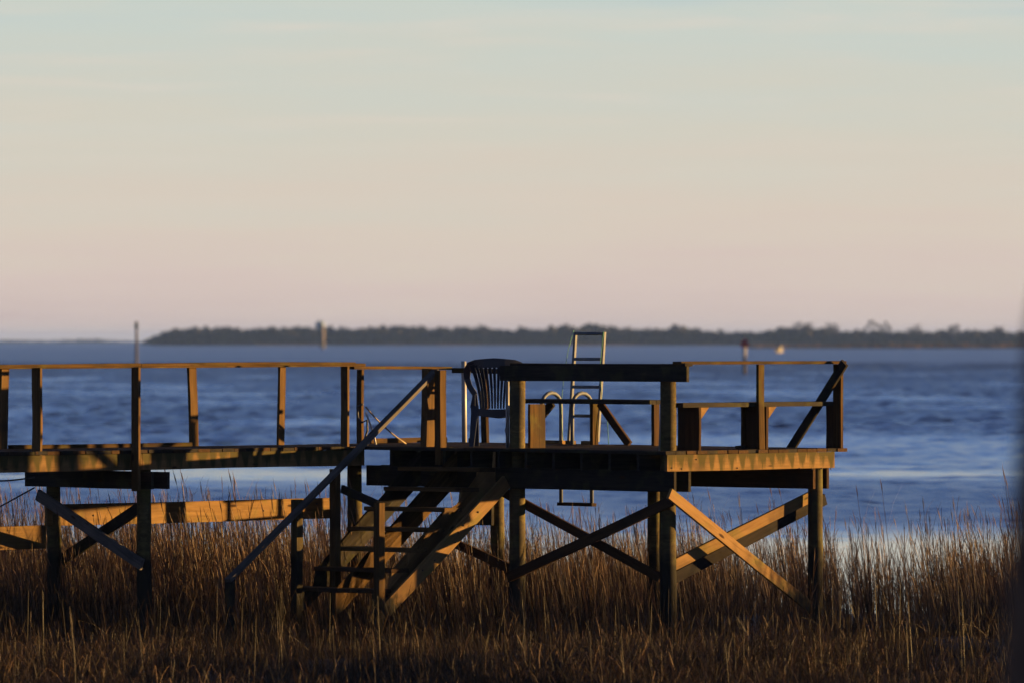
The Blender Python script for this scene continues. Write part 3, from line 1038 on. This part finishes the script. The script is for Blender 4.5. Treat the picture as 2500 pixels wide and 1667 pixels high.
for px, sg in ((1712, 1), (1877, 1)):
    t = t_at(px, .11) + .02
    tri = [(0, 0), (.13, 0), (0, -.13)]
    vs_ = [W(.13 + d_, t + a, .478 + b) for d_ in (0, .03) for a, b in tri]
    base = vs_[0].copy()
    link('gusset', mesh_of('gusset', [v - base for v in vs_], [(0, 1, 2), (5, 4, 3), (0, 3, 4, 1), (1, 4, 5, 2), (2, 5, 3, 0)]), M_NEW, bench, Matrix.Translation(base))

bench2 = empty('pier_bench', W(3.5, 2.3, 0), 'plank bench with slanting braces along the water side, behind the dark header', 'bench', 'benches on the platform')
s0, s1 = s_at(1616, 2.3), s_at(1286, 2.3)
for t in (2.15, 2.26, 2.37):
    board('seat_plank', bench2, W(s0, t, .51), W(s1, t, .51), UP, .05, .104, M_OLD_SHADED, 6, .004)  # darkened like the other seat, with the shade in its colour
tq = BACK - .20
ss = s_at(1451, tq)
board('leg', bench2, W(ss, tq, 0), W(ss, tq, .485), E1, .045, .095, M_RAIL, 3)
board('leg_brace', bench2, W(s_at(1464, tq), tq, .49), W(s_at(1536, tq), tq, .005), E2, .038, .095, M_BROWN, 3)
board('leg_brace', bench2, W(s_at(1356, tq), tq - .05, .49), W(s_at(1306, tq), tq - .05, .19), E2, .038, .10, M_OLD_SHADED, 3)
ss = s_at(1600, tq)
board('leg', bench2, W(ss, tq, 0), W(ss, tq, .485), E1, .045, .095, M_BROWN, 3)

# ------------------------------------------------------------------ CHAIR (local: x right, y forward, z up)
cx, cy = X_at(1209.5, 74.9), 74.9
chair = empty('patio_chair', (cx, cy, DECK), 'dark high backed resin armchair with slatted fan back beside the tall pile', 'chair')
CM = Matrix.Translation((cx, cy, DECK)) @ Matrix.Rotation(R(-5), 4, 'Z')


def cpart(name, me, parent=chair):
    return link(name, me, M_CHAIR, parent, CM)


def ribbon(pts, widths, th, up=(0, 1, 0)):
    """A strip following pts in a near-vertical plane, given width across and thickness along 'up'."""
    pts = [Vector(p) for p in pts]; up = Vector(up)
    vs_, fs = [], []
    for i, p in enumerate(pts):
        tn_ = (pts[min(i+1, len(pts)-1)] - pts[max(i-1, 0)]).normalized()
        w = tn_.cross(up).normalized() * widths[i] / 2
        u = w.cross(tn_).normalized() * th / 2
        vs_ += [p + w + u, p - w + u, p - w - u, p + w - u]
    for i in range(len(pts) - 1):
        a = i*4
        for k in range(4):
            fs.append((a + k, a + (k+1) % 4, a + 4 + (k+1) % 4, a + 4 + k))
    fs += [(3, 2, 1, 0), tuple(range(len(vs_)-4, len(vs_)))]
    return mesh_of('ribbon', vs_, fs, False)


def back_y(z): return -.04 - .22 * max(0, z - .42)


# arched top and flaring wings of the back, one hoop
hoop, wid = [], []
for (x, z, w) in ((-.235, .60, .06), (-.30, .70, .065), (-.328, .79, .07), (-.325, .88, .085), (-.285, .935, .095), (-.22, .955, .10), (-.12, .962, .105), (0, .965, .11)):
    hoop.append((x, back_y(z) + .12 * (abs(x)/.33)**2, z)); wid.append(w)
hoop = hoop + [(-x, y, z) for (x, y, z) in reversed(hoop[:-1])]
wid = wid + list(reversed(wid[:-1]))
hoop[7] = (0, back_y(.965), .968)
back = cpart('backrest', ribbon(hoop, wid, .03))
nsl = 11
for i in range(nsl):
    f = (i / (nsl - 1) - .5) * 2
    wtop = .046 if abs(f) < .95 else .06
    xt, xb = f * .262, f * .165
    pts, ww = [], []
    for q in range(7):
        a = q / 6
        z = .44 + .505 * a
        x = xb + (xt - xb) * a**1.7
        pts.append((x, back_y(z) + .06*(abs(x)/.3)**2 + .03*math.sin(a*3.1), z))
        ww.append(.022 + (.012 if abs(f) < .95 else .03) * a)
    cpart('slat', ribbon(pts, ww, .012), back)
# seat: shallow dished slab
sv, sf = [], []
for dz in (0, -.035):
    for j in range(7):
        y = -.05 + .50 * j/6
        for i in range(9):
            x = (-1 + i/4) * (.215 + .05*j/6)
            z = .425 - .018*(1 - (i/4 - 1)**2) - .02*(1 - j/6) + (-.03 if j == 6 else 0) + dz * (1 + .6*(1 - abs(i/4 - 1)))
            sv.append((x, y, z))
for j in range(6):
    for i in range(8):
        a = j*9 + i
        sf.append((a, a+1, a+10, a+9)); b_ = a + 63
        sf.append((b_+9, b_+10, b_+1, b_))
for i in range(8):
    sf += [(i, i+63, i+64, i+1), (54+i+1, 54+i+64, 54+i+63, 54+i)]
for j in range(6):
    a = j*9
    sf += [(a+9, a+72, a+63, a), (a+8, a+71, a+80, a+17)]
cpart('seat', mesh_of('seat', sv, sf, True))
cpart('seat_apron', ribbon([(-.2, -.07, .40), (-.1, -.085, .39), (0, -.09, .385), (.1, -.085, .39), (.2, -.07, .40)], [.08, .09, .095, .09, .08], .02))
for sg in (-1, 1):
    cpart('armrest', ribbon([(sg*.31, .02, .70), (sg*.30, .12, .675), (sg*.295, .26, .66), (sg*.285, .40, .63), (sg*.275, .44, .58)], [.035, .05, .055, .055, .045], .03, (0, 0, 1)))
    cpart('arm_support', ribbon([(sg*.245, -.03, .64), (sg*.25, -.03, .56), (sg*.262, -.02, .45)], [.03, .035, .06], .028))
    cpart('leg', ribbon([(sg*.278, .43, .60), (sg*.27, .42, .44), (sg*.262, .43, .2), (sg*.258, .45, 0)], [.05, .075, .06, .055], .04))
    cpart('leg', ribbon([(sg*.235, -.05, .47), (sg*.235, -.07, .38), (sg*.25, -.12, .18), (sg*.262, -.16, 0)], [.09, .08, .065, .055], .035))

# ------------------------------------------------------------------ LADDERS
lad = empty('tall_ladder', W(s_at(1430, BACK + .05), BACK + .05, 0), 'tall straight aluminium ladder standing at the water side', 'ladder')
tl = BACK + .03
sA, sB = s_at(1392, tl), s_at(1462, tl)
lean_t = .10


def LP(f, side):                 # points up the ladder's stiles
    s = (sA if side == 0 else sB)
    s = s + .02 - .012 * f
    return W(s, tl + lean_t*f, .03 + 1.29*f)


for side in (0, 1):
    board('stile', lad, LP(0, side), LP(1, side), E1, .036, .036, M_ALU, 3, .001)
for f in (.235, .50, .755, .985):
    a, b = LP(f, 0), LP(f, 1)
    tube('rung', lad, [a, b], .019, M_ALU, 8, .8)

dl = empty('dock_ladder', W(s_at(1380, BACK), BACK + .1, 0), 'aluminium dock ladder with two looped grab rails going down to the water', 'ladder')
for px in (1343, 1418):
    s = s_at(px, BACK)
    pts = []
    r_ = .165
    for z in (0.0, .2, .42):
        pts.append(W(s, BACK + .02 - r_, z))
    for k in range(1, 8):
        a = math.pi * k / 8
        pts.append(W(s, BACK + .02 - r_*math.cos(a), .455 + r_*.9*math.sin(a)))
    for z in (.42, .2, 0, -.3, -.74):
        pts.append(W(s, BACK + .02 + r_, z))
    tube('grab_rail', dl, pts, .024, M_ALU, 10)
for z in (-.22, -.48, -.72):
    a, b = W(s_at(1343, BACK) + .03, BACK + .185, z), W(s_at(1418, BACK) - .04, BACK + .185, z)
    board('step', dl, a, b, UP, .04, .08, M_BROWN, 2, .001)

# green cord tied to the ladder top
cpts = [LP(1, 0) + Vector((-.02, -.03, .02))]
for px, py in ((1388, 850), (1378, 905), (1370, 985), (1372, 1040), (1376, 1084)):
    s = s_at(px, tl - .1)
    cpts.append(W(s, tl - .1, z_at(py, s, tl - .1)))
tag(tube('cord', None, cpts, .004, M_CORD, 5), 'thin green cord hanging from the left top of the tall ladder', 'cord', 'green cords on the ladder')
cpts = [LP(1, 1) + Vector((-.01, -.03, .0))]
for px, py in ((1464, 900), (1470, 975), (1482, 1010), (1486, 1086)):
    s = s_at(px, tl - .1)
    cpts.append(W(s, tl - .1, z_at(py, s, tl - .1)))
tag(tube('cord', None, cpts, .004, M_CORD, 5), 'thin green cord running down from the right top of the tall ladder', 'cord', 'green cords on the ladder')

# ------------------------------------------------------------------ PVC poles, cables, ropes


def pvc(px, py0, py1, t, r, label, dpx=0):
    s = s_at(px, t)
    a, b = W(s, t, z_at(py1, s, t)), W(s_at(px + dpx, t), t, z_at(py0, s, t))
    o = tube('plastic_pole', None, [a, a.lerp(b, .5), b], r, M_PVC, 10)
    tag(o, label, 'pole', 'pale plastic poles on the platform')


pvc(1134, 881, 1090, BACK + .06, .032, 'slim white plastic pole standing left of the dark chair', -2)
pvc(1239, 930, 1096, PF + .02, .022, 'grey plastic pole along the left side of the pile beside the chair')
pvc(1612, 886, 1099, PF + .03, .022, 'grey plastic pole along the near corner pile, tip above the dark header', 8)


def hang(px0, py0, px1, py1, s, sag, r, mat, name, label, cat):
    p = []
    ta, tb2 = t_at(px0, s), t_at(px1, s)
    a, b = W(s, ta, z_at(py0, s, ta)), W(s, tb2, z_at(py1, s, tb2))
    for i in range(9):
        f = i/8
        q = a.lerp(b, f); q.z -= sag*4*f*(1-f)
        p.append(q)
    tag(tube(name, None, p, r, mat, 6), label, cat)


hang(-160, 1150, 84, 1163, 4.86, .07, .009, M_CABLE, 'cable', 'black cable sagging under the boardwalk rim at the left', 'cable')
hang(-100, 1290, 84, 1189, 5.0, .0, .009, M_CABLE, 'cable', 'thin black cable slanting down to the left below the boardwalk', 'cable')
hang(893, 992, 992, 1082, 5.6, .035, .010, M_ROPE, 'rope', 'frayed rope slanting from the rail post down to the deck', 'rope')
pp = [W(s_at(a, .6), .6, z_at(b, s_at(a, .6), .6)) for a, b in ((893, 1006), (903, 1032), (914, 1066), (918, 1086))]
tag(tube('thin_pipe', None, pp, .012, M_PVC, 8), 'short pale pipe leaning against the post behind the stair rail', 'pipe')
pp = [W(s_at(a, .3), .3, z_at(b, s_at(a, .3), .3)) for a, b in ((886, 985), (872, 992), (874, 1018), (884, 1030), (896, 1024), (897, 1050), (890, 1070), (898, 1090))]
tag(tube('rope', None, pp, .012, M_CABLE, 6), 'dark rope knotted round the post behind the stair rail', 'rope')
pp = [W(s_at(a, -.0), -.0, z_at(b, s_at(a, 0), 0)) for a, b in ((1238, 930), (1236, 985), (1240, 1020), (1233, 1050), (1240, 1070), (1238, 1092))]
tag(tube('wire', None, pp, .005, M_CABLE, 5), 'thin dark wire running down the pile beside the chair', 'wire')

# ------------------------------------------------------------------ leaning trunk near the camera
TX = 1.096
tr = empty('leaning_tree', (TX, 13.0, 1.5), 'dark leaning tree trunk, out of focus at the right edge close by', 'tree')
tpts, trad = [], []
for i, (dx, z, r) in enumerate(((-.06, 1.0, .13), (-.02, 2.4, .112), (-.012, 2.9, .106), (.006, 3.3, .10), (.034, 3.65, .097), (.085, 3.9, .095), (.20, 4.4, .09), (.40, 5.4, .08), (.6, 6.6, .065), (.8, 8.0, .04))):
    tpts.append(Vector((TX + dx, 13.0 + dx*.3, z))); trad.append(r * random.uniform(.97, 1.03))
tube('trunk', tr, tpts, trad, M_BARK, 14)
for i, (k, d_) in enumerate(((7, (1.2, .3, 1.0)), (8, (-.3, .6, 1.3)), (8, (.9, -.5, .9)), (9, (.5, .4, 1.2)), (7, (.8, -.6, .6)))):
    p = tpts[k]; d_ = Vector(d_)
    tube('branch', tr, [p, p + d_*.5 + Vector((0, 0, .05)), p + d_*1.2, p + d_*2 + Vector((.1, 0, .3))], [.035, .026, .016, .006], M_BARK, 7)

# ------------------------------------------------------------------ MARSH GRASS


def grass_mat(name, ramp_cols, trans=0.22):
    m, t, b = new_mat(name)
    n_, l_ = t.nodes.new, t.links.new
    at = n_('ShaderNodeAttribute'); at.attribute_name = 'tint'
    oi = n_('ShaderNodeObjectInfo')
    mm = n_('ShaderNodeMath'); mm.operation = 'MULTIPLY_ADD'; mm.inputs[1].default_value = 0.25
    l_(oi.outputs['Random'], mm.inputs[0]); l_(at.outputs['Fac'], mm.inputs[2])
    r_ = n_('ShaderNodeValToRGB')
    e = r_.color_ramp.elements
    e[0].position, e[0].color = 0.0, (*ramp_cols[0], 1)
    e[1].position, e[1].color = 1.2, (*ramp_cols[-1], 1)
    for i, c in enumerate(ramp_cols[1:-1]):
        q = e.new((i + 1) / (len(ramp_cols) - 1)); q.color = (*c, 1)
    l_(mm.outputs[0], r_.inputs[0]); l_(r_.outputs[0], b.inputs['Base Color'])
    b.inputs['Roughness'].default_value = 0.6
    b.inputs['Specular IOR Level'].default_value = 0.25
    tr_ = n_('ShaderNodeBsdfTranslucent'); l_(r_.outputs[0], tr_.inputs['Color'])
    mx_ = n_('ShaderNodeMixShader'); mx_.inputs[0].default_value = trans
    l_(b.outputs[0], mx_.inputs[1]); l_(tr_.outputs[0], mx_.inputs[2])
    l_(mx_.outputs[0], t.nodes['Material Output'].inputs['Surface'])
    return m


M_REED = grass_mat('dry_cordgrass', [(0.006, 0.0045, 0.004), (0.028, 0.0165, 0.010), (0.083, 0.046, 0.026), (0.20, 0.125, 0.075)])
M_LOW = grass_mat('low_marsh_grass', [(0.0092, 0.0079, 0.0052), (0.0262, 0.0183, 0.0092), (0.0655, 0.0380, 0.0183), (0.1572, 0.0983, 0.0557)])


def tuft(seed, n, radius, h0, h1, leaves, bend, leafw, tall=0.0, brk=0.0, stalk=.0048):
    r = random.Random(seed)
    V, Fc, T = [], [], []

    def strip(pts, ws, tint, az):
        side = Vector((math.cos(az), math.sin(az), 0))
        b0 = len(V)
        for i, (p, w) in enumerate(zip(pts, ws)):
            V.append(p + side*w/2); V.append(p - side*w/2); T.extend((tint, tint))
        for i in range(len(pts) - 1):
            a = b0 + 2*i
            Fc.append((a, a+1, a+3, a+2))

    for _ in range(n):
        rr = radius * math.sqrt(r.random()); a = r.uniform(0, 6.283)
        p0 = Vector((rr*math.cos(a), rr*math.sin(a), -.05))
        is_tall = r.random() < tall
        h = r.uniform(h0, h1) * (r.uniform(1.15, 1.55) if is_tall else 1)
        lean = Vector((-.10 + r.gauss(0, .07), r.gauss(0, .08), 0)) * (1 - .6*min(1, bend)) + Vector((r.gauss(0, .30), r.gauss(0, .30), 0)) * bend
        tint = min(1, max(0, r.gauss(.26 if bend > .5 else .40, .28))) if r.random() > .07 else r.uniform(.85, 1.1)
        pts = []
        for q in range(5):
            f = q/4
            pts.append(p0 + Vector((0, 0, 1))*h*f + lean*h*(f**1.6))
        if r.random() < brk:     # a snapped stalk folds over
            d = Vector((r.uniform(-1, 1), r.uniform(-.6, .6), r.uniform(-.5, .3))).normalized()
            pts[3] = pts[2] + d*h*.22; pts[4] = pts[3] + (d + Vector((0, 0, -.35)))*h*.22
        strip(pts, [stalk*1.2, stalk*1.1, stalk, stalk*.8, stalk*.4], tint, r.uniform(-.7, .7))
        if is_tall:              # narrow seed head pressed to the stem
            tp_ = pts[-1]; dr = (pts[-1] - pts[-2]).normalized()
            for q in range(3):
                o_ = Vector((r.gauss(0, .006), r.gauss(0, .006), 0))
                strip([tp_ - dr*(.12 - .03*q) + o_*.2, tp_ - dr*(.06 - .03*q) + o_, tp_ + dr*(.01 + .03*q) + o_*.6], [.003, .0048, .0015], min(1, tint + .1), r.uniform(-.8, .8))
        for q in range(leaves):
            f = r.uniform(.10, .86)
            i = min(3, int(f*4)); g_ = f*4 - i
            b_ = pts[i].lerp(pts[i+1], g_)
            az = r.uniform(0, 6.283)
            dx = Vector((math.cos(az), math.sin(az)*.8, 0))
            ll = r.uniform(.12, .30) * max(.5, h)**.5
            up_ = r.uniform(.9, 2.2) if bend < .2 else r.uniform(.3, 1.4)
            lp = [b_, b_ + (dx*.22 + Vector((0, 0, up_*.5)))*ll, b_ + (dx*.5 + Vector((0, 0, up_*.8)))*ll, b_ + (dx*(.8 + .3*bend) + Vector((0, 0, up_*.85 - .35*bend)))*ll]
            strip(lp, [leafw*.7, leafw, leafw*.7, .001], min(1, max(0, tint + r.gauss(0, .15))), az + 1.57 + r.uniform(-.8, .8))
    me = mesh_of('tuft', V, Fc)
    at = me.attributes.new('tint', 'FLOAT', 'POINT')
    at.data.foreach_set('value', T)
    return me


def scatter(name, pts, rots, scls, protos, mat, label, cat_kind):
    pc = bpy.data.collections.new(name + '_tufts')
    for i, me in enumerate(protos):
        me.materials.append(mat)
        pc.objects.link(bpy.data.objects.new('tuft', me))
    me = bpy.data.meshes.new(name)
    me.from_pydata([tuple(p) for p in pts], [], [])
    at = me.attributes.new('rot', 'FLOAT_VECTOR', 'POINT'); at.data.foreach_set('vector', np.asarray(rots, dtype=np.float32).ravel())
    at = me.attributes.new('scl', 'FLOAT', 'POINT'); at.data.foreach_set('value', np.asarray(scls, dtype=np.float32))
    o = link(name, me, mat)
    ng = bpy.data.node_groups.new(name, 'GeometryNodeTree')
    ng.interface.new_socket('Geometry', in_out='INPUT', socket_type='NodeSocketGeometry')
    ng.interface.new_socket('Geometry', in_out='OUTPUT', socket_type='NodeSocketGeometry')
    gi, go = ng.nodes.new('NodeGroupInput'), ng.nodes.new('NodeGroupOutput')
    ci = ng.nodes.new('GeometryNodeCollectionInfo')
    ci.inputs['Collection'].default_value = pc
    ci.inputs['Separate Children'].default_value = True
    ci.inputs['Reset Children'].default_value = True
    ip = ng.nodes.new('GeometryNodeInstanceOnPoints')
    ip.inputs['Pick Instance'].default_value = True
    ra = ng.nodes.new('GeometryNodeInputNamedAttribute'); ra.data_type = 'FLOAT_VECTOR'; ra.inputs['Name'].default_value = 'rot'
    sa = ng.nodes.new('GeometryNodeInputNamedAttribute'); sa.data_type = 'FLOAT'; sa.inputs['Name'].default_value = 'scl'
    ln = ng.links.new
    ln(gi.outputs[0], ip.inputs['Points']); ln(ci.outputs[0], ip.inputs['Instance'])
    ln(ra.outputs[0], ip.inputs['Rotation']); ln(sa.outputs[0], ip.inputs['Scale'])
    ln(ip.outputs[0], go.inputs[0])
    md = o.modifiers.new('scatter', 'NODES')
    md.node_group = ng
    tag(o, label, kind='stuff')
    return o


def ground_z(x, y):
    z = 0.16 + 0.05*math.sin(x*.7 + y*.4) + 0.05*math.sin(x*1.9 - y*1.3)
    d = y - mud_edge(x)
    if d > -3: z -= 0.13 * (d + 3) ** 1.1 * .55
    return z


def field(n, x0, x1, y0, y1, dens, smin, smax, hfun=None):
    P, Ro, S = [], [], []
    for _ in range(n):
        y = random.uniform(y0, y1); x = random.uniform(x0, x1) * (.85 + .15*y/72)
        if random.random() > dens(x, y): continue
        if y - mud_edge(x) > 2.2: continue
        P.append((x, y, max(ground_z(x, y), -.12)))
        Ro.append((random.uniform(-.05, .05), random.uniform(-.07, .05), random.uniform(-.5, .5) + random.choice((0, 0, 3.14159))*0))
        S.append(random.uniform(smin, smax) * (hfun(x, y) if hfun else 1))
    return P, Ro, S


reed_protos = [tuft(i, 10, .22, .48, 1.02, 2, .0, .0055, .20, .05, .0062) for i in range(14)]


def reed_d(x, y):
    c = 1.0 + .5*math.sin(x*.8 + 1.7*math.sin(y*.31)) * math.sin(y*.55 + x*.2)
    xr = x * 80 / y              # column of the stand
    base = float(np.interp(xr, [-9, -2, -.5, 2.2, 3.2, 4.6, 5.6, 9], [.80, .62, .42, .36, .22, .15, .34, .5]))
    return c * base


def reed_h(x, y):
    return 1.0 + .09*math.sin(x*.55 + y*.2) + (.06 if x < -2 else 0)


P, Ro, S = field(9600, -11, 12, 73.5, 90.5, reed_d, .78, 1.15, reed_h)
scatter('reeds', P, Ro, S, reed_protos, M_REED, 'tall dry brown cordgrass reeds behind and under the pier', 'stuff')
low_protos = [tuft(100 + i, 13, .17, .13, .46, 2, 1.0 + .06*i, .0055, .06, .3, .0050) for i in range(14)]


def low_d(x, y):
    return .30 + .75*math.sin(x*1.3 + 2*math.sin(y*.7)) * math.sin(y*1.1 + 1.5*math.sin(x*.6)) + .35


def low_h(x, y):
    return (.72 if y > 67 else 1) * (.75 + .45*max(0, math.sin(x*.9 + 1.3*math.sin(y*.8 + 2))) + (.25 if random.random() < .12 else 0))


P, Ro, S = field(19000, -9, 9, 57.5, 76.0, low_d, .5, 1.15, low_h)
Ro = [(a + random.gauss(0, .16), b + random.gauss(0, .18), random.uniform(-3.14, 3.14)) for a, b, c in Ro]
scatter('low_grass', P, Ro, S, low_protos, M_LOW, 'short tangled brown marsh grass in front of the pier', 'stuff')
stray_protos = [tuft(200 + i, 3, .25, .40, .95, 1, .35 + .09*i, .0055, .12, .6, .0038 + .0003*i) for i in range(10)]
P, Ro, S = field(2600, -8, 8, 60, 74.0, lambda x, y: .8, .6, 1.1)
scatter('stray_stalks', P, Ro, S, stray_protos, M_LOW, 'scattered bent and broken straw stalks around the pier feet', 'stuff')

# added unseen shrubs right of the view, put there to shade the low grass
tv, tf = [], []
r = random.Random(5)
for i in range(16):
    bx, by = r.uniform(12.5, 21), 57.5 + i*.95 + r.uniform(-.6, .6)
    h = r.uniform(1.35, 2.3)
    for q in range(420):
        a, u = r.uniform(0, 6.283), r.uniform(.08, 1)
        rad = (.95*(1 - .45*u)) * math.sqrt(r.random())
        c = Vector((bx + rad*math.cos(a), by + rad*math.sin(a), .1 + h*u))
        d1 = Vector((r.uniform(-1, 1), r.uniform(-1, 1), r.uniform(-1, 1))).normalized()*.075
        d2 = Vector((r.uniform(-1, 1), r.uniform(-1, 1), r.uniform(-1, 1))).normalized()*.05
        n0 = len(tv)
        tv += [c - d1, c + d2, c + d1, c - d2]
        tf.append((n0, n0+1, n0+2, n0+3))
o = link('shade_thicket', mesh_of('shade_thicket', tv, tf), foliage_mat('shrub_leaves', (0.05, 0.06, 0.025)))
tag(o, 'added unseen shrubs that shade the low grass', kind='stuff')
